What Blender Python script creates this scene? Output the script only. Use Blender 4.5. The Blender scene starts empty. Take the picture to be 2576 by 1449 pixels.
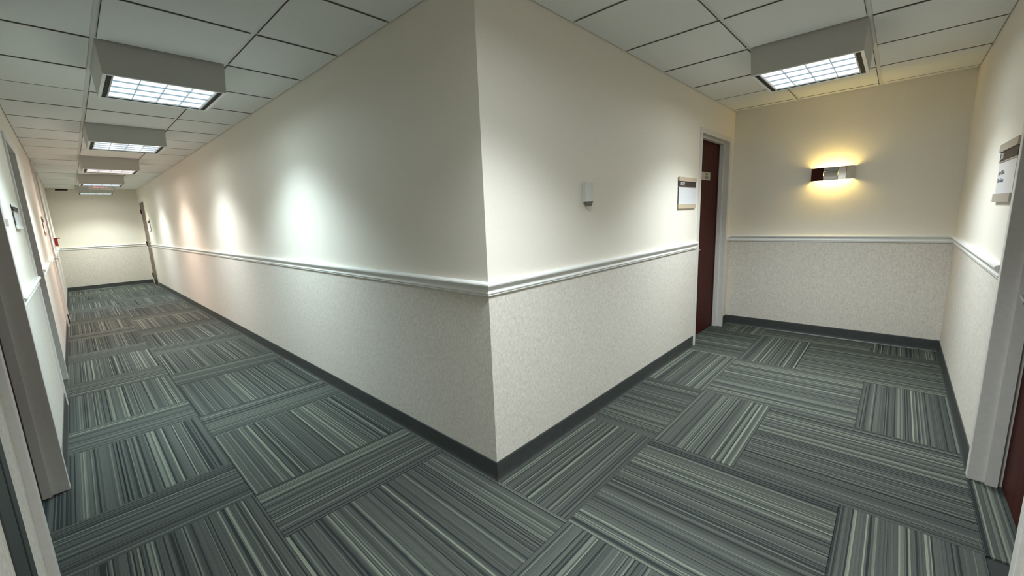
import bpy, bmesh, math, random
from mathutils import Matrix, Vector
random.seed(7)
S = bpy.context.scene
COL = S.collection

# ------------------------------------------------------------------ camera, world, exposure
cam_d = bpy.data.cameras.new('camera')
cam = bpy.data.objects.new('camera', cam_d); COL.objects.link(cam)
CP = Vector((-1.33491, -1.41498, 1.36031))
CR = Vector((0.680450, -0.731759, -0.038939)); CU = Vector((0.151813, 0.088785, 0.984414)); CF = Vector((0.716897, 0.675756, -0.171504))
m3 = Matrix((CR, CU, -CF)).transposed()
cam.matrix_world = Matrix.Translation(CP) @ m3.to_4x4()
cam_d.sensor_fit = 'HORIZONTAL'; cam_d.sensor_width = 36.0; cam_d.lens = 1028.57 / 2576 * 36
cam_d.clip_start = 0.01
S.camera = cam
S.view_settings.view_transform = 'Standard'; S.view_settings.look = 'None'
S.view_settings.gamma = 1.0; S.view_settings.use_curve_mapping = False
S.view_settings.exposure = 0.62
w = bpy.data.worlds.new('world'); S.world = w; w.use_nodes = True
w.node_tree.nodes['Background'].inputs[0].default_value = (0.02, 0.02, 0.02, 1)

LAMP_W = 19.8        # watts of one ceiling light
PANEL_E = 0.92       # radiance of its glowing lens
SCONCE_E = 48.0
GLOW = 0.19          # share of a ceiling light's output that leaves it at wide angles

# ------------------------------------------------------------------ measures (metres)
W1, W2, L, D, H = 1.5593, 1.7884, 12.9147, 3.8829, 2.403
T = 0.6096
RAIL_T, RAIL_B, BASE_H = 1.056, 0.985, 0.106
ZB = 2.238           # underside of the ceiling lights

# ------------------------------------------------------------------ materials
def nt(name):
    m = bpy.data.materials.new(name); m.use_nodes = True
    n = m.node_tree.nodes; l = m.node_tree.links
    return m, n, l, n['Principled BSDF']
def simple(name, col, rough=0.5, metal=0.0, spec=0.5):
    m, n, l, b = nt(name)
    b.inputs['Base Color'].default_value = (*col, 1); b.inputs['Roughness'].default_value = rough
    b.inputs['Metallic'].default_value = metal; b.inputs['Specular IOR Level'].default_value = spec
    return m
def emit(name, col, e):
    m, n, l, b = nt(name)
    b.inputs['Base Color'].default_value = (0.8, 0.8, 0.8, 1)
    b.inputs['Emission Color'].default_value = (*col, 1); b.inputs['Emission Strength'].default_value = e
    return m
def noisy(name, c1, c2, scale, rough=0.7, bump=0.0, detail=3, dist=0.0, sc3=(1, 1, 1), lo=.35, hi=.65, spec=0.3, bdist=0.002):
    m, n, l, b = nt(name)
    tc = n.new('ShaderNodeTexCoord'); mp = n.new('ShaderNodeMapping'); mp.inputs['Scale'].default_value = sc3
    tx = n.new('ShaderNodeTexNoise'); tx.inputs['Scale'].default_value = scale; tx.inputs['Detail'].default_value = detail
    tx.inputs['Distortion'].default_value = dist
    r = n.new('ShaderNodeValToRGB'); r.color_ramp.elements[0].position = lo; r.color_ramp.elements[1].position = hi
    r.color_ramp.elements[0].color = (*c1, 1); r.color_ramp.elements[1].color = (*c2, 1)
    l.new(tc.outputs['Object'], mp.inputs[0]); l.new(mp.outputs[0], tx.inputs['Vector']); l.new(tx.outputs['Fac'], r.inputs[0])
    l.new(r.outputs[0], b.inputs['Base Color'])
    b.inputs['Roughness'].default_value = rough; b.inputs['Specular IOR Level'].default_value = spec
    if bump:
        bp = n.new('ShaderNodeBump'); bp.inputs['Strength'].default_value = bump; bp.inputs['Distance'].default_value = bdist
        l.new(tx.outputs['Fac'], bp.inputs['Height']); l.new(bp.outputs[0], b.inputs['Normal'])
    return m

def carpet_material():
    m, n, l, b = nt('striped_carpet')
    tc = n.new('ShaderNodeTexCoord'); sx = n.new('ShaderNodeSeparateXYZ'); l.new(tc.outputs['Object'], sx.inputs[0])
    oi = n.new('ShaderNodeObjectInfo')
    def math_(op, a, c=None):
        k = n.new('ShaderNodeMath'); k.operation = op
        for i, v in ((0, a), (1, c)):
            if v is None: continue
            if isinstance(v, (int, float)): k.inputs[i].default_value = v
            else: l.new(v, k.inputs[i])
        return k.outputs[0]
    rnd = math_('MULTIPLY', oi.outputs['Random'], 917.0)
    # slight wander of the yarn lines
    wv = n.new('ShaderNodeTexNoise'); wv.inputs['Scale'].default_value = 5; l.new(tc.outputs['Object'], wv.inputs['Vector'])
    wob = math_('MULTIPLY', math_('SUBTRACT', wv.outputs['Fac'], 0.5), 0.0016)
    y = math_('ADD', math_('ADD', sx.outputs['Y'], wob), 5.0)
    def cells(size, off):
        f = math_('FLOOR', math_('ADD', math_('DIVIDE', y, size), math_('ADD', rnd, off)))
        wn = n.new('ShaderNodeTexWhiteNoise'); wn.noise_dimensions = '1D'; l.new(f, wn.inputs['W'])
        return wn.outputs['Value']
    band = n.new('ShaderNodeValToRGB'); band.color_ramp.interpolation = 'CONSTANT'
    e = band.color_ramp.elements
    cols = [(0.0, (0.024, 0.028, 0.027)), (0.15, (0.048, 0.053, 0.047)), (0.34, (0.062, 0.067, 0.060)), (0.62, (0.071, 0.076, 0.066)), (0.84, (0.112, 0.122, 0.099)), (0.95, (0.165, 0.180, 0.138))]
    e[0].position = 0; e[0].color = (*cols[0][1], 1); e[1].position = cols[1][0]; e[1].color = (*cols[1][1], 1)
    for p, c in cols[2:]:
        k = e.new(p); k.color = (*c, 1)
    # two band widths mixed
    big = cells(0.0084, 0.0); small = cells(0.0056, 37.0); pick = cells(0.0208, 71.0)
    mixv = n.new('ShaderNodeMix'); mixv.data_type = 'FLOAT'
    l.new(math_('GREATER_THAN', pick, 0.30), mixv.inputs[0]); l.new(big, mixv.inputs[2]); l.new(small, mixv.inputs[3])
    l.new(mixv.outputs[0], band.inputs[0])
    rib = cells(0.0028, 11.0)
    saw = math_('ABSOLUTE', math_('SUBTRACT', math_('FRACT', math_('DIVIDE', y, 0.0028)), 0.5))      # 0 at a yarn's crest, 0.5 in the gap
    rib = math_('ADD', math_('MULTIPLY', rib, 0.45), math_('MULTIPLY', math_('SUBTRACT', 0.5, saw), 1.1))
    fz = n.new('ShaderNodeTexNoise'); fz.inputs['Scale'].default_value = 330; fz.inputs['Detail'].default_value = 2
    l.new(tc.outputs['Object'], fz.inputs['Vector'])
    k = math_('ADD', math_('MULTIPLY', rib, 0.55), math_('MULTIPLY', fz.outputs['Fac'], 1.0)); k = math_('ADD', k, 0.34)
    tone = math_('ADD', math_('MULTIPLY', oi.outputs['Random'], 0.12), 0.94)
    k = math_('MULTIPLY', k, tone)
    mul = n.new('ShaderNodeMix'); mul.data_type = 'RGBA'; mul.blend_type = 'MULTIPLY'; mul.inputs[0].default_value = 1
    l.new(band.outputs[0], mul.inputs[6]); 
    cb = n.new('ShaderNodeCombineColor'); 
    for i in range(3): l.new(k, cb.inputs[i])
    l.new(cb.outputs[0], mul.inputs[7]); l.new(mul.outputs[2], b.inputs['Base Color'])
    b.inputs['Roughness'].default_value = 0.95; b.inputs['Specular IOR Level'].default_value = 0.12
    bp = n.new('ShaderNodeBump'); bp.inputs['Strength'].default_value = 0.5; bp.inputs['Distance'].default_value = 0.0015
    l.new(k, bp.inputs['Height']); l.new(bp.outputs[0], b.inputs['Normal'])
    return m

M = {}
M['paint'] = noisy('wall_paint', (0.850, 0.790, 0.690), (0.868, 0.810, 0.712), 60, 0.55, 0.10, bdist=0.001)
M['paper'] = noisy('wall_paper', (0.620, 0.564, 0.492), (0.772, 0.718, 0.642), 88, 0.8, 0.30, 3, 1.0, (1, 1, 0.6), .33, .66)
M['carpet'] = carpet_material()
M['subfloor'] = simple('dark_underlay', (0.03, 0.032, 0.03), 0.95)
M['tile'] = noisy('ceiling_tile', (0.770, 0.775, 0.745), (0.850, 0.860, 0.830), 260, 0.95, 0.35, 4, bdist=0.003)
M['tee'] = simple('white_grid_metal', (0.74, 0.73, 0.69), 0.45)
M['tile_edge'] = simple('tile_edge_shade', (0.16, 0.14, 0.115), 0.95)  # groove shade painted as a dark colour on the tile sides
M['plenum'] = simple('dark_plenum', (0.05, 0.048, 0.045), 0.9)
M['trim'] = simple('white_trim_paint', (0.82, 0.81, 0.77), 0.33)
M['frame'] = noisy('door_frame_paint', (0.675, 0.645, 0.600), (0.715, 0.685, 0.640), 40, 0.45, 0.05)
M['base'] = noisy('rubber_base', (0.034, 0.038, 0.036), (0.046, 0.050, 0.048), 30, 0.48, 0.0, spec=0.8)
M['cherry'] = noisy('cherry_veneer', (0.034, 0.0060, 0.0040), (0.078, 0.0140, 0.0085), 9, 0.55, 0.0, 6, 0.6, (14, 14, 0.6), .3, .75, 0.12)
M['brown'] = noisy('brown_veneer', (0.105, 0.054, 0.038), (0.160, 0.090, 0.068), 9, 0.4, 0.0, 5, 0.5, (14, 14, 0.6), .3, .75)
M['kick'] = simple('dark_kick_plate', (0.035, 0.018, 0.014), 0.4)
M['hinge'] = simple('dark_bronze', (0.030, 0.026, 0.024), 0.45, 0.6)
M['chrome'] = simple('polished_chrome', (0.66, 0.65, 0.645), 0.035, 1.0)
M['steel'] = simple('brushed_nickel', (0.62, 0.61, 0.60), 0.28, 1.0)
M['housing'] = simple('fixture_enamel', (0.52, 0.505, 0.465), 0.5)
M['rim'] = simple('fixture_rim', (0.80, 0.79, 0.77), 0.4)
M['black'] = simple('black_gap', (0.006, 0.006, 0.007), 0.7)
M['blade'] = simple('louver_blade_grey', (0.42, 0.48, 0.55), 0.4)
M['charcoal'] = simple('charcoal_paint', (0.050, 0.056, 0.053), 0.5)
M['tan'] = noisy('tan_sign_bar', (0.53, 0.42, 0.30), (0.60, 0.49, 0.36), 80, 0.45)
M['taupe'] = simple('taupe_sign_bar', (0.42, 0.37, 0.32), 0.45)
M['dkstrip'] = simple('dark_plum_strip', (0.050, 0.038, 0.040), 0.6, 0.0, 0.2)
M['insert'] = simple('white_paper_insert', (0.70, 0.70, 0.73), 0.35)
M['offwhite'] = simple('offwhite_plastic', (0.72, 0.71, 0.66), 0.4)
M['greyplastic'] = simple('grey_lens', (0.17, 0.16, 0.13), 0.4)
M['white'] = simple('white_letters', (0.80, 0.79, 0.80), 0.5)
M['ink'] = simple('dark_ink', (0.045, 0.040, 0.030), 0.6)
M['greyink'] = simple('grey_ink', (0.22, 0.22, 0.24), 0.6)
M['beigeplate'] = simple('beige_plate', (0.52, 0.46, 0.38), 0.45)
M['red'] = simple('red_enamel', (0.50, 0.030, 0.045), 0.4)
M['exitred'] = emit('exit_red', (1.0, 0.05, 0.10), 1.1)
M['bulb'] = emit('warm_lamp_tube', (1.0, 0.75, 0.24), SCONCE_E)

# ------------------------------------------------------------------ helpers
def box(bm, x0, x1, y0, y1, z0, z1, mi=0):
    vs = [bm.verts.new(c) for c in ((x0, y0, z0), (x1, y0, z0), (x1, y1, z0), (x0, y1, z0), (x0, y0, z1), (x1, y0, z1), (x1, y1, z1), (x0, y1, z1))]
    for f in ((3, 2, 1, 0), (4, 5, 6, 7), (0, 1, 5, 4), (1, 2, 6, 5), (2, 3, 7, 6), (3, 0, 4, 7)):
        bm.faces.new([vs[i] for i in f]).material_index = mi
    return vs
def bevelled(bm, w=0.002, seg=1):
    bmesh.ops.bevel(bm, geom=list(bm.edges), offset=w, segments=seg, affect='EDGES', profile=0.5)
def mesh_of(bm, name, *mats, smooth=False):
    bm.normal_update()
    me = bpy.data.meshes.new(name); bm.to_mesh(me); bm.free()
    for m in mats: me.materials.append(m)
    if smooth:
        for p in me.polygons: p.use_smooth = True
    return me
def obj(name, me, parent=None, loc=(0, 0, 0), rot=(0, 0, 0)):
    o = bpy.data.objects.new(name, me); COL.objects.link(o); o.parent = parent
    o.location = loc; o.rotation_euler = rot
    return o
def boxobj(name, mat, parent, x0, x1, y0, y1, z0, z1, bev=0.0, loc=(0, 0, 0), rot=(0, 0, 0)):
    bm = bmesh.new(); box(bm, x0, x1, y0, y1, z0, z1)
    if bev: bevelled(bm, bev, 2)
    return obj(name, mesh_of(bm, name, mat), parent, loc, rot)
def empty(name, loc=(0, 0, 0), rz=0.0):
    o = bpy.data.objects.new(name, None); COL.objects.link(o); o.location = loc; o.rotation_euler = (0, 0, rz)
    o.empty_display_size = 0.1
    return o
def tag(o, label=None, cat=None, group=None, kind=None):
    if label: o['label'] = label
    if cat: o['category'] = cat
    if group: o['group'] = group
    if kind: o['kind'] = kind
    return o
def struct(o, label, cat): return tag(o, label, cat, None, 'structure')
def cyl(bm, p0, p1, r, seg=12, cap=True):
    p0, p1 = Vector(p0), Vector(p1); ax = (p1 - p0).normalized()
    t = Vector((0, 0, 1)) if abs(ax.z) < .9 else Vector((1, 0, 0))
    a = ax.cross(t).normalized(); b = ax.cross(a)
    rs = []
    for p in (p0, p1):
        rs.append([bm.verts.new(p + a * (r * math.cos(2 * math.pi * i / seg)) + b * (r * math.sin(2 * math.pi * i / seg))) for i in range(seg)])
    for i in range(seg):
        j = (i + 1) % seg; bm.faces.new((rs[0][i], rs[0][j], rs[1][j], rs[1][i]))
    if cap: bm.faces.new(rs[0][::-1]); bm.faces.new(rs[1])
    bmesh.ops.recalc_face_normals(bm, faces=bm.faces)
def sweep(path, prof, mats):
    """profile (out, z) swept along a floor path with mitred corners; corridor lies left of the path"""
    bm = bmesh.new(); P = [Vector((x, y)) for x, y in path]; rows = []
    for i, p in enumerate(P):
        ns = []
        for a, b in ((i - 1, i), (i, i + 1)):
            if a < 0 or b >= len(P): continue
            t = (P[b] - P[a]).normalized(); ns.append(Vector((-t.y, t.x)))
        if len(ns) == 2:
            nn = (ns[0] + ns[1]); nn = nn / max(1e-6, nn.dot(ns[0]))
        else: nn = ns[0]
        rows.append([bm.verts.new((p.x + nn.x * o, p.y + nn.y * o, z)) for o, z in prof])
    for a, b in zip(rows, rows[1:]):
        for i in range(len(prof) - 1): bm.faces.new((a[i], a[i + 1], b[i + 1], b[i]))
        bm.faces.new((a[-1], a[0], b[0], b[-1]))
    bm.faces.new(rows[0]); bm.faces.new(rows[-1][::-1])
    bmesh.ops.recalc_face_normals(bm, faces=bm.faces)
    return mesh_of(bm, 'moulding', mats)
def text(body, size, mat, parent, loc, rot, depth=0.0008, align='CENTER', name='lettering', sx=1.0):
    c = bpy.data.curves.new('lettering', 'FONT'); c.body = body; c.size = size; c.extrude = depth; c.align_x = align; c.align_y = 'CENTER'
    t = bpy.data.objects.new('tmp', c); COL.objects.link(t)
    dg = bpy.context.evaluated_depsgraph_get(); me = bpy.data.meshes.new_from_object(t.evaluated_get(dg))
    bpy.data.objects.remove(t); bpy.data.curves.remove(c)
    me.materials.clear(); me.materials.append(mat)
    o = obj(name, me, parent, loc, rot); o.scale = (sx, 1, 1)
    return o

# ------------------------------------------------------------------ floor: slab and carpet planks
UL = 0.8890; UW = UL / 2      # plank 0.889 x 0.4445
bm = bmesh.new(); box(bm, -W1 - .16, 0.02, -W2 - .16, L + .1, -.06, -.009); box(bm, 0.02, D + .1, -W2 - .16, .16, -.06, -.009)
floor = struct(obj('floor', mesh_of(bm, 'floor', M['subfloor'])), 'grey green striped carpet plank floor of the corridor', 'floor')
plank_cache = {}
def plank_mesh(ext):
    key = tuple(round(v, 4) for v in ext)
    if key not in plank_cache:
        g = 0.0006; bm = bmesh.new()
        vs = box(bm, ext[0] + g, ext[1] - g, ext[2] + g, ext[3] - g, -.009, 0.0)
        top = [e for e in bm.edges if all(v.co.z > -.001 for v in e.verts)]
        bmesh.ops.bevel(bm, geom=top, offset=0.0012, segments=1, affect='EDGES')
        plank_cache[key] = mesh_of(bm, 'carpet_plank', M['carpet'])
    return plank_cache[key]
def plank(x0, x1, y0, y1, along_x, clip):
    cx, cy = (x0 + x1) / 2, (y0 + y1) / 2
    X0, X1, Y0, Y1 = max(x0, clip[0]), min(x1, clip[1]), max(y0, clip[2]), min(y1, clip[3])
    if X1 - X0 < .01 or Y1 - Y0 < .01: return
    flip = random.random() < .5
    if along_x:
        e = (X0 - cx, X1 - cx, Y0 - cy, Y1 - cy); rz = 0
        if flip: e = (-e[1], -e[0], -e[3], -e[2]); rz = math.pi
    else:       # local x = world y, local y = -world x
        e = (Y0 - cy, Y1 - cy, -(X1 - cx), -(X0 - cx)); rz = math.pi / 2
        if flip: e = (-e[1], -e[0], -e[3], -e[2]); rz = -math.pi / 2
    obj('carpet_plank', plank_mesh(e), floor, (cx, cy, 0), (0, 0, rz))
for c in range(-2, 5):
    clip = (-W1 - .14, 0.0, -W2 - .14, L + .02) if c < 0 else (0.0, D + .02, -W2 - .14, .14)
    rem = 2 if c % 2 == 0 else 1
    x0 = c * UL
    for n in range(-6, 32):
        if n % 3 == rem:
            plank(x0, x0 + UL, n * UW, (n + 1) * UW, True, clip)
            for k in (0, 1): plank(x0 + k * UW, x0 + (k + 1) * UW, (n + 1) * UW, (n + 3) * UW, False, clip)

# ------------------------------------------------------------------ walls
JA = 0.048   # frame face width
def wall(name, a0, a1, axis, face, outward, opens, label):
    """wall along one axis; face = coordinate of the corridor face, outward = +-1 away from corridor"""
    th = 0.16; bm = bmesh.new(); ZC = 1.02; ZT = H + .06
    def put(s0, s1, z0, z1, mi):
        if s1 - s0 < 1e-4 or z1 - z0 < 1e-4: return
        f0, f1 = sorted((face, face + outward * th))
        if axis == 'y': box(bm, f0, f1, s0, s1, z0, z1, mi)
        else: box(bm, s0, s1, f0, f1, z0, z1, mi)
    cur = a0
    for o0, o1, oh in sorted(opens):
        o0 -= JA - .012; o1 += JA - .012; oh += JA - .012
        put(cur, o0, 0, ZC, 1); put(cur, o0, ZC, ZT, 0); put(o0, o1, oh, ZT, 0); cur = o1
    put(cur, a1, 0, ZC, 1); put(cur, a1, ZC, ZT, 0)
    return struct(obj(name, mesh_of(bm, name, M['paint'], M['paper'])), label, 'wall')
DH = 2.065
dA = (0.655, 1.735); dC = (3.40, 4.236); dD = (7.50, 8.36); dE = (11.93, 12.73); dB = (0.555, 1.502); d302 = (2.842, 3.693)
wall('wall_left', -W2 - .16, L + .16, 'y', -W1, -1, [(*dA, DH), (*dC, DH), (*dD, 2.33)], 'cream wall with wallpapered lower half along the left of the long corridor')
wall('wall_center_left', .16, L + .16, 'y', 0.0, 1, [(*dE, DH)], 'long cream wall left of the projecting corner with wallpapered lower half')
wall('wall_center_right', 0.0, D + .16, 'x', 0.0, 1, [(*d302, DH)], 'cream wall right of the projecting corner with the dark red door')
wall('wall_right', -W1, D + .16, 'x', -W2, -1, [(*dB, DH)], 'cream wall at the right edge with wallpapered lower half')
wall('wall_end_left', -W1, 0.0, 'x', L, 1, [], 'far end wall closing the long left corridor')
wall('wall_end_right', -W2, 0.0, 'y', D, 1, [], 'end wall of the short corridor carrying the sconce')

# ------------------------------------------------------------------ baseboards and chair rails
BP = [(0, 0), (.013, 0), (.009, .006), (.0065, .016), (.0055, .03), (.0055, .099), (.004, .105), (0, .106)]
RP = [(0, .985), (.007, .985), (.011, .989), (.011, .9935), (.0085, .9950), (.0130, .9965), (.0145, 1.001), (.0130, 1.006), (.0100, 1.013), (.0110, 1.021),
      (.0160, 1.028), (.0230, 1.032), (.0275, 1.037), (.0285, 1.043), (.0260, 1.049), (.0190, 1.053), (.0090, 1.0555), (0, 1.056)]
runs = [('center', [(d302[0] - JA, 0), (0, 0), (0, dE[0] - JA)], 'on the projecting corner'),
        ('end_right', [(dB[1] + JA, -W2), (D, -W2), (D, 0), (d302[1] + JA, 0)], 'round the end of the short right corridor'),
        ('end_left', [(0, dE[1] + JA), (0, L), (-W1, L), (-W1, dD[1] + JA)], 'round the far end of the long left corridor'),
        ('left', [(-W1, dC[0] - JA), (-W1, dA[1] + JA)], 'between the two nearest doors of the left wall'),
        ('left_far', [(-W1, dD[0] - JA), (-W1, dC[1] + JA)], 'beyond the second door of the left wall')]
for i, (s, path, where) in enumerate(runs):
    struct(obj('baseboard_' + s, sweep(path, BP, M['base'])), 'charcoal rubber baseboard ' + where, 'baseboard')
    struct(obj('trim_%d' % (i + 1), sweep(path, RP, M['trim'])), 'white moulded chair rail ' + where, 'chair rail')
# dark joint cover beside the nearest left door
jc = struct(empty('trim_6', (-W1, .27, 0)), 'charcoal vertical wall strip with black seam at lower left edge', 'wall strip')
boxobj('cover_plate', M['charcoal'], jc, 0, .004, -.12, .12, 0, H - .01)
boxobj('seam', M['black'], jc, .003, .0048, .030, .048, 0.02, H - .02)

# ------------------------------------------------------------------ ceiling
bm = bmesh.new(); box(bm, -W1 - .1, .02, -W2 - .1, L + .1, H + .055, H + .1); box(bm, .02, D + .1, -W2 - .1, .1, H + .055, H + .1)
ceiling = struct(obj('ceiling', mesh_of(bm, 'ceiling', M['plenum'])), 'suspended grid ceiling of off white tiles', 'ceiling')
tcache = {}
GR = 0.0135   # half groove
def ctile(x0, x1, y0, y1, gl, gr, gb, gt):
    a, b, c, d = x0 + gl, x1 - gr, y0 + gb, y1 - gt
    if b - a < .01 or d - c < .01: return
    key = (round(b - a, 4), round(d - c, 4))
    if key not in tcache:
        bm = bmesh.new(); box(bm, -key[0] / 2, key[0] / 2, -key[1] / 2, key[1] / 2, 0, .028)
        bot = [e for e in bm.edges if all(v.co.z < .001 for v in e.verts)]
        bmesh.ops.bevel(bm, geom=bot, offset=0.002, segments=1, affect='EDGES')
        bm.normal_update()
        for f in bm.faces: f.material_index = 1 if abs(f.normal.z) < .3 else 0
        tcache[key] = mesh_of(bm, 'ceiling_tile', M['tile'], M['tile_edge'])
    obj('ceiling_tile', tcache[key], ceiling, ((a + b) / 2, (c + d) / 2, H + random.uniform(-.0012, .0012)))
tee_cache = {}
def tee(name, x0, x1, y0, y1, z0=H + .009, z1=H + .016):
    key = (round(x1 - x0, 4), round(y1 - y0, 4), name)
    if key not in tee_cache:
        bm = bmesh.new(); box(bm, -key[0] / 2, key[0] / 2, -key[1] / 2, key[1] / 2, 0, z1 - z0)
        if key[0] > key[1]: box(bm, -key[0] / 2, key[0] / 2, -.0015, .0015, z1 - z0, .04)
        else: box(bm, -.0015, .0015, -key[1] / 2, key[1] / 2, z1 - z0, .04)
        tee_cache[key] = mesh_of(bm, name, M['tee'])
    obj(name, tee_cache[key], ceiling, ((x0 + x1) / 2, (y0 + y1) / 2, z0))
TW = 0.012
Y0L = 1.8759; X0R = 1.9506
XT = (-1.086, -0.476); YT = (-.586, -1.196)
fix_left = {0, 4, 8, 12, 16}; 
def grid_left():
    xs = [-W1, XT[0], XT[1], 0.0]
    ys = [Y0L + k * T for k in range(-6, 19)]
    ys = [y for y in ys if -W2 + .02 < y < L - .02]
    bounds = [-W2] + ys + [L]
    for i in range(len(bounds) - 1):
        b0, b1 = bounds[i], bounds[i + 1]
        k = round((b0 - Y0L) / T)
        for j in range(3):
            if j == 2 and b0 < -.01 and (b0 + b1) / 2 < 0: continue       # junction cells belong to the other grid
            if j == 1 and k in fix_left and b0 > 0: continue
            ctile(xs[j], xs[j + 1], b0, b1, .005 if j == 0 else GR, .005 if j == 2 else GR, .005 if i == 0 else GR, .012 if i == len(bounds) - 2 else GR)
        if i:
            for j in range(3):
                if j == 2 and b0 < -.01: continue
                tee('cross_tee', xs[j] + .001, xs[j + 1] - .001, b0 - TW, b0 + TW)
    for x in XT: tee('main_tee', x - TW, x + TW, -W2, L, H + .0085)
def grid_right():
    ys = [-W2, YT[1], YT[0], 0.0]
    xs = [X0R + k * T for k in range(-4, 4)]
    bounds = xs + [D]
    for i in range(len(bounds) - 1):
        b0, b1 = bounds[i], bounds[i + 1]; last = i == len(bounds) - 2
        for j in range(3):
            if j == 1 and i in (0, 4): continue
            a1 = b1 if not last else D
            ctile(b0, a1, ys[j], ys[j + 1], GR, .024 if last else GR, .005 if j == 0 else GR, .005 if j == 2 else GR)
        if i:
            for j in range(3): tee('cross_tee', b0 - TW, b0 + TW, ys[j] + .001, ys[j + 1] - .001)
    for y in YT: tee('main_tee', xs[0], D, y - TW, y + TW, H + .0085)
    ctile(xs[0], 0, -.0001, .0465, GR, .005, GR, .0)
grid_left(); grid_right()
# wall angles
for nm, x0, x1, y0, y1 in (('wall_angle', D - .022, D, -W2, 0), ('wall_angle', 0, D, -.022, 0), ('wall_angle', -W1, D, -W2, -W2 + .022), ('wall_angle', -W1, -W1 + .022, -W2, L), ('wall_angle', -.022, 0, 0, L), ('wall_angle', -W1, 0, L - .022, L)):
    bm = bmesh.new(); box(bm, x0, x1, y0, y1, H + .007, H + .0085)
    obj(nm, mesh_of(bm, nm, M['tee']), ceiling)

# ------------------------------------------------------------------ ceiling lights
def ceiling_light(cx, cy, rz, col, watt, label, pe=PANEL_E):
    """local x runs across the corridor, local z=0 at the underside"""
    t = tag(empty('ceiling_light', (cx, cy, ZB), rz), label, 'ceiling light', 'drop box ceiling lights')
    top = H + .02 - ZB; ho = .3005; hb = .292
    bm = bmesh.new()          # tapered box, open below
    rings = []
    for h, z in ((ho, top), (ho, H - ZB - .004), (hb, .004), (hb, 0.0), (hb - .016, 0.0), (hb - .016, .045)):
        rings.append([bm.verts.new((sx * h, sy * h, z)) for sx, sy in ((-1, -1), (1, -1), (1, 1), (-1, 1))])
    for a, b in zip(rings, rings[1:]):
        for i in range(4):
            f = bm.faces.new((a[i], a[(i + 1) % 4], b[(i + 1) % 4], b[i]))
    for k, a in enumerate(rings[:0]): pass
    bm.faces.new(rings[0])
    bm.faces.new(rings[-1][::-1])
    bmesh.ops.recalc_face_normals(bm, faces=bm.faces)
    obj('housing', mesh_of(bm, 'housing', M['housing']), t)
    hi = hb - .016
    bm = bmesh.new()          # white rim
    for a, b, c, d in ((-hb, hb, -hb, -hi), (-hb, hb, hi, hb), (-hb, -hi, -hi, hi), (hi, hb, -hi, hi)): box(bm, a, b, c, d, -.004, 0.0005)
    obj('rim', mesh_of(bm, 'rim', M['rim']), t)
    lx, ly = hi - .024, hi - .006
    bm = bmesh.new()          # black gap round the louver
    for a, b, c, d in ((-hi, -lx, -hi, hi), (lx, hi, -hi, hi), (-lx, lx, -hi, -ly), (-lx, lx, ly, hi)): box(bm, a, b, c, d, 0.0, .004)
    obj('shadow_gap', mesh_of(bm, 'shadow_gap', M['black']), t)
    for a, b in ((-lx, -lx + .007), (lx - .007, lx)):          # louver end frames
        bm = bmesh.new(); box(bm, a, b, -ly, ly, -.002, .012); obj('louver_frame', mesh_of(bm, 'louver_frame', M['housing']), t)
    m = emit('lamp_lens', col, pe)
    bm = bmesh.new(); box(bm, -lx, lx, -ly, ly, .012, .018); obj('lens', mesh_of(bm, 'lens', m), t)
    for i in (1, 2, 3):
        x = -lx + i * lx / 2; y = -ly + i * ly / 2
        bm = bmesh.new(); box(bm, x - .0016, x + .0016, -ly, ly, .003, .012); obj('louver_blade', mesh_of(bm, 'louver_blade', M['blade']), t)
        bm = bmesh.new(); box(bm, -lx, lx, y - .0016, y + .0016, .004, .012); obj('louver_blade', mesh_of(bm, 'louver_blade', M['blade']), t)
    ld = bpy.data.lights.new('lamp', 'AREA'); ld.shape = 'SQUARE'; ld.size = .46; ld.energy = watt; ld.color = col
    ld.spread = math.radians(SPREAD)
    lo = bpy.data.objects.new('lamp', ld); COL.objects.link(lo); lo.parent = t; lo.location = (0, 0, -.006)
    ld2 = bpy.data.lights.new('lamp_glow', 'AREA'); ld2.shape = 'SQUARE'; ld2.size = .46; ld2.energy = watt * GLOW; ld2.color = col
    lo2 = bpy.data.objects.new('lamp_glow', ld2); COL.objects.link(lo2); lo2.parent = t; lo2.location = (0, 0, -.007)
    return t
SPREAD = 119
cxl = (XT[0] + XT[1]) / 2
specs = [((0.73, 0.93, 1.0), 0.85, 'nearest drop box light with bluish louver panel in the left corridor'),
         ((0.87, 0.96, 1.0), 0.86, 'second drop box light from the camera in the left corridor'),
         ((1.0, 0.86, 0.80), 0.86, 'third drop box light, pinkish, in the left corridor'),
         ((0.86, 0.96, 1.0), 0.86, 'fourth drop box light, just in front of the red exit sign'),
         ((0.90, 1.0, 0.94), 0.85, 'farthest drop box light, behind the red exit sign')]
for i, (c, wf, lb) in enumerate(specs):
    ceiling_light(cxl, Y0L + (4 * i + .5) * T + .012, 0, c, LAMP_W * wf, lb)
cyr = (YT[0] + YT[1]) / 2
ceiling_light(X0R + .5 * T + .012, cyr, math.pi / 2, (0.84, 0.95, 1.0), LAMP_W * .94, 'drop box light over the short right corridor near the sconce')
ceiling_light(X0R - 3.5 * T, cyr, math.pi / 2, (0.84, 0.95, 1.0), LAMP_W * .88, 'drop box light overhead at the corridor junction, above the projecting corner')

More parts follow.
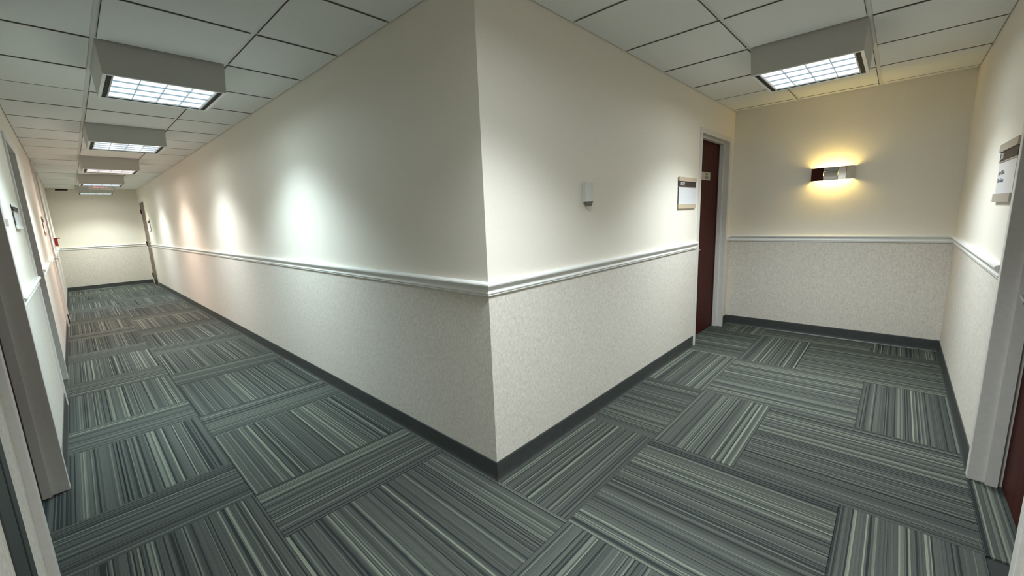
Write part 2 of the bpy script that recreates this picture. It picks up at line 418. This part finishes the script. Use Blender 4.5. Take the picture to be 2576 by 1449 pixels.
# ------------------------------------------------------------------ doors
def lever(parent, x, y, z, direction, mat):
    bm = bmesh.new(); cyl(bm, (x, y, z), (x, y - .010, z), .026, 16); cyl(bm, (x, y - .010, z), (x, y - .050, z), .010, 12)
    o = obj('door_handle', mesh_of(bm, 'rose', mat), parent)
    bm = bmesh.new(); cyl(bm, (x - .008 * direction, y - .050, z), (x + .115 * direction, y - .054, z - .006), .009, 10)
    obj('lever', mesh_of(bm, 'lever', mat), o)
    return o
def door(name, label, loc, rz, w, h, leafmat, depth=.085, proud=.012, handle=0, hz=.96, hinges=0, kick=False, fmat='frame'):
    """local x along the opening (0..w), local y into the wall, corridor at y<0"""
    t = struct(empty(name, loc, rz), label, 'door')
    st0, st1, sp = .046, .086, .016
    for nm, a, b, e0, s0, s1 in (('jamb', -JA, .0, None, 0, sp), ('jamb', w, w + JA, None, w - sp, w)):
        bm = bmesh.new(); box(bm, a, b, -proud, .155, 0.0, h)
        bevelled(bm, .0015)
        if depth > .03: box(bm, s0, s1, st0, min(st1, depth), 0.0, h - sp)
        obj(nm, mesh_of(bm, nm, M[fmat]), t)
    bm = bmesh.new(); box(bm, -JA, w + JA, -proud, .155, h, h + JA); bevelled(bm, .0015)
    if depth > .03: box(bm, 0, w, st0, min(st1, depth), h - sp, h)
    obj('head_jamb', mesh_of(bm, 'head_jamb', M[fmat]), t)
    bm = bmesh.new(); box(bm, .003, w - .003, depth, depth + .044, .006, h - .004); bevelled(bm, .001)
    leaf = obj('door_leaf', mesh_of(bm, 'door_leaf', leafmat), t)
    if kick: boxobj('kick_plate', M['kick'], t, .03, w - .03, depth - .002, depth, .02, .25)
    if handle:
        x = .07 if handle > 0 else w - .07
        lever(t, x, depth, hz, 1 if handle > 0 else -1, M['steel'])
    if hinges:
        x = .0 if hinges > 0 else w
        for z in (.23, 1.05, 1.86):
            bm = bmesh.new(); cyl(bm, (x, depth - .010, z - .055), (x, depth - .010, z + .055), .009, 10); box(bm, x - .03, x + .03, depth - .006, depth + .002, z - .055, z + .055)
            obj('hinge', mesh_of(bm, 'hinge', M['hinge']), t)
    return t
R90 = math.pi / 2
# block right wall: local x = +world x, local y = +world y
d1 = door('door_1', 'dark red cherry door in white frame beside the sign reading 302', (d302[0], 0, 0), 0, d302[1] - d302[0], DH, M['cherry'], .095, handle=1)
# right wall y=-W2: local y into wall = -world y -> rotate 180; local x = -world x
d2 = door('door_2', 'dark red door in grey white frame at the right edge', (dB[1], -W2, 0), math.pi, dB[1] - dB[0], DH, M['cherry'], .10, handle=1, hz=.93)
# left wall: into wall = -x ; rotate +90: local y -> -x, local x -> +y
d3 = door('door_3', 'nearest dark red door of the left wall in cream frame', (-W1, dA[0], 0), R90, dA[1] - dA[0], DH, M['cherry'], .080, proud=.020, handle=0)
d4 = door('door_4', 'second door of the left wall recessed in cream frame', (-W1, dC[0], 0), R90, dC[1] - dC[0], DH, M['cherry'], .085, handle=0)
d5 = door('door_5', 'tall white framed door with lever handle far down the left wall', (-W1, dD[0], 0), R90, dD[1] - dD[0], 2.33, M['frame'], .006, proud=.022, handle=-1, hz=.99, hinges=0)
boxobj('hinge', M['hinge'], d5, -.03, .0, -.034, -.0215, .06, .19)
# centre left wall x=0: into wall = +x ; rotate -90: local y -> +x, local x -> -y
d6 = door('door_6', 'brown wooden door with three dark hinges at the far end of the long corridor', (0, dE[1], 0), -R90, dE[1] - dE[0], DH, M['brown'], .004, proud=.008, handle=-1, hinges=1, kick=True)
boxobj('deadbolt', M['steel'], d6, dE[1] - dE[0] - .09, dE[1] - dE[0] - .05, -.02, .004, 1.10, 1.14, .004)

# ------------------------------------------------------------------ door sign, room signs
ds = tag(empty('door_plate', (3.29, .0945, 1.70)), 'small beige notice on the dark red door reading no exit', 'sign')
boxobj('plate', M['beigeplate'], ds, -.135, .125, -.003, .0, -.040, .040, .0008)
text('NO', .034, M['ink'], ds, (.012, -.0035, .018), (R90, 0, 0), sx=1.25)
text('EXIT', .036, M['ink'], ds, (.018, -.0035, -.018), (R90, 0, 0), sx=1.35)

def room_sign(loc, rz, w, h, label, number, lines=(), barmat='tan', num_at=.16, num_sx=1.7):
    """local x along wall, corridor at y<0, z=0 at the bottom edge"""
    t = tag(empty('room_sign', loc, rz), label, 'sign', 'room signs beside doors')
    boxobj('back_plate', M['ink'], t, 0, w, -.006, 0, .004, h - .004)
    boxobj('bottom_bar', M[barmat], t, -.004, w + .004, -.016, -.004, 0, h * .145, .0015)
    boxobj('top_bar', M[barmat], t, -.004, w + .004, -.016, -.004, h * .868, h, .0015)
    boxobj('number_strip', M['dkstrip'], t, 0, w, -.010, -.004, h * .700, h * .866)
    boxobj('divider', M['steel'], t, -.004, w + .004, -.013, -.004, h * .685, h * .700)
    boxobj('insert', M['insert'], t, 0.004, w - .004, -.009, -.004, h * .146, h * .684)
    text(number, h * .155, M['white'], t, (w * num_at, -.0105, h * .785), (R90, 0, 0), sx=num_sx)
    for i, ln in enumerate(lines):
        text(ln, h * .105, M['greyink'], t, (w * .24, -.0095, h * (.50 - .13 * i)), (R90, 0, 0), sx=1.25)
    return t
room_sign((2.300, 0, 1.372), 0, .408, .272, 'tan and white room sign reading 302 left of the dark red door', '302', (), 'tan', .20)
room_sign((2.045, -W2, 1.338), math.pi, .46, .290, 'room sign with two grey text lines beside the right edge door', '301', ('Law Office', 'San Carlos'), 'taupe', .15, 1.2)
room_sign((-W1, 2.66, 1.405), R90, .34, .160, 'small plaque with dark slots on the left wall before the second door', '', (), 'offwhite')
room_sign((-W1, 1.85, 1.415), R90, .16, .25, 'sign corner beside the nearest left door at the left edge', '', (), 'taupe')
room_sign((-W1, 6.95, 1.36), R90, .30, .25, 'thin grey sign before the tall white framed door', '', (), 'taupe')
room_sign((0, 11.80, 1.36), -R90, .36, .27, 'pale room sign beside the far brown door', '304', (), 'offwhite')

# ------------------------------------------------------------------ occupancy sensor
sn = tag(empty('wall_sensor', (.868, 0, 1.430)), 'small white wall sensor with dark underside on the wall right of the corner', 'sensor')
boxobj('back_plate', M['offwhite'], sn, -.052, .052, -.012, 0, 0, .118, .003)
bm = bmesh.new(); prof = []
for i in range(13):
    a = math.pi * i / 12; prof.append((-.034 * math.cos(a), -.012 - .034 * math.sin(a)))
lo = [bm.verts.new((x - .006, y, .004)) for x, y in prof]; hi = [bm.verts.new((x - .006, y, .114)) for x, y in prof]
for i in range(12): bm.faces.new((lo[i], lo[i + 1], hi[i + 1], hi[i]))
bm.faces.new(hi); bm.faces.new(lo[::-1]); bmesh.ops.recalc_face_normals(bm, faces=bm.faces)
obj('cover', mesh_of(bm, 'cover', M['offwhite']), sn)
bm = bmesh.new(); vs = []
lo = [bm.verts.new((x * .55 - .006, y * .8, -.024)) for x, y in prof]; hi = [bm.verts.new((x * .98 - .006, y, .004)) for x, y in prof]
for i in range(12): bm.faces.new((lo[i], lo[i + 1], hi[i + 1], hi[i]))
bm.faces.new(hi); bm.faces.new(lo[::-1]); bm.faces.new((lo[0], hi[0], hi[12], lo[12])); bmesh.ops.recalc_face_normals(bm, faces=bm.faces)
obj('lens', mesh_of(bm, 'lens', M['greyplastic']), sn)

# ------------------------------------------------------------------ sconce
sc = tag(empty('wall_sconce', (D, -.905, 1.592)), 'polished chrome wall sconce glowing warm yellow above and below', 'wall lamp')
sh = .122; ys = [.165, .062, -.050, -.112, -.168]; xo = [-.070, -.108, -.098, -.112, -.084]
boxobj('back_plate', M['steel'], sc, -.008, 0, -.10, .10, .01, sh - .01)
for i in range(4):
    bm = bmesh.new()          # each mirror panel bulges a little from top to bottom
    a0, a1 = Vector((xo[i], ys[i] - .0015, 0)), Vector((xo[i + 1], ys[i + 1] + .0015, 0)); NS = 8; rows = []
    for k in range(NS + 1):
        t_ = k / NS; bulge = -.0035 * (1 - (2 * t_ - 1) ** 2); z = sh * t_
        rows.append([bm.verts.new((p.x + bulge + o, p.y, z)) for o in (0, .003) for p in (a0, a1)])
    for r0, r1 in zip(rows, rows[1:]):
        f = bm.faces.new((r0[0], r0[1], r1[1], r1[0])); f.smooth = True
        f = bm.faces.new((r0[3], r0[2], r1[2], r1[3])); f.smooth = True
        bm.faces.new((r0[0], r1[0], r1[2], r0[2])); bm.faces.new((r0[1], r0[3], r1[3], r1[1]))
    bm.faces.new((rows[0][0], rows[0][2], rows[0][3], rows[0][1])); bm.faces.new((rows[-1][0], rows[-1][1], rows[-1][3], rows[-1][2]))
    bmesh.ops.recalc_face_normals(bm, faces=bm.faces)
    for e in bm.edges:
        if e.calc_face_angle(0) > .6: e.smooth = False
    obj('mirror_panel', mesh_of(bm, 'mirror_panel', M['chrome']), sc)
for i in range(1, 4):
    boxobj('seam', M['black'], sc, xo[i] + .001, xo[i] + .004, ys[i] - .0015, ys[i] + .0015, 0.002, sh - .002)
for y, x in ((ys[0], xo[0]), (ys[-1], xo[-1])):
    boxobj('end_plate', M['chrome'], sc, x, 0, y - .002, y + .002, 0, sh)
bm = bmesh.new(); cyl(bm, (-.060, -.12, sh / 2), (-.060, .12, sh / 2), .014, 14)
obj('lamp_tube', mesh_of(bm, 'lamp_tube', M['bulb']), sc)

# ------------------------------------------------------------------ exit sign, pull station, vent
ex = tag(empty('exit_sign', (-.743, 10.70, 2.245)), 'red exit sign hanging from the ceiling far down the left corridor', 'exit sign')
boxobj('sign_box', M['offwhite'], ex, -.182, .182, 0, .03, .010, .158, .002)
boxobj('bottom_edge', M['trim'], ex, -.184, .184, -.006, .034, 0, .012, .002)
text('EXIT', .150, M['exitred'], ex, (0, -.001, .082), (R90, 0, 0), .001, sx=.75)

fp = tag(empty('fire_alarm_pull', (-W1, 10.95, 1.13)), 'red fire alarm pull station on the left wall near the far end', 'fire alarm')
boxobj('body', M['red'], fp, 0, .045, -.06, .06, 0, .150, .004)
boxobj('top_bar', M['red'], fp, 0, .085, -.06, .06, .150, .172, .003)
boxobj('pull_handle', M['white'], fp, .045, .052, -.04, .04, .115, .135, .002)

vt = tag(empty('wall_vent', (-1.305, L, H - .035)), 'narrow black vent slot high on the far end wall', 'vent')
boxobj('frame', M['hinge'], vt, -.10, .10, -.006, 0, 0, .032, .001)
for i in range(3): boxobj('slat', M['black'], vt, -.092, .092, -.009, -.006, .005 + i * .009, .009 + i * .009)
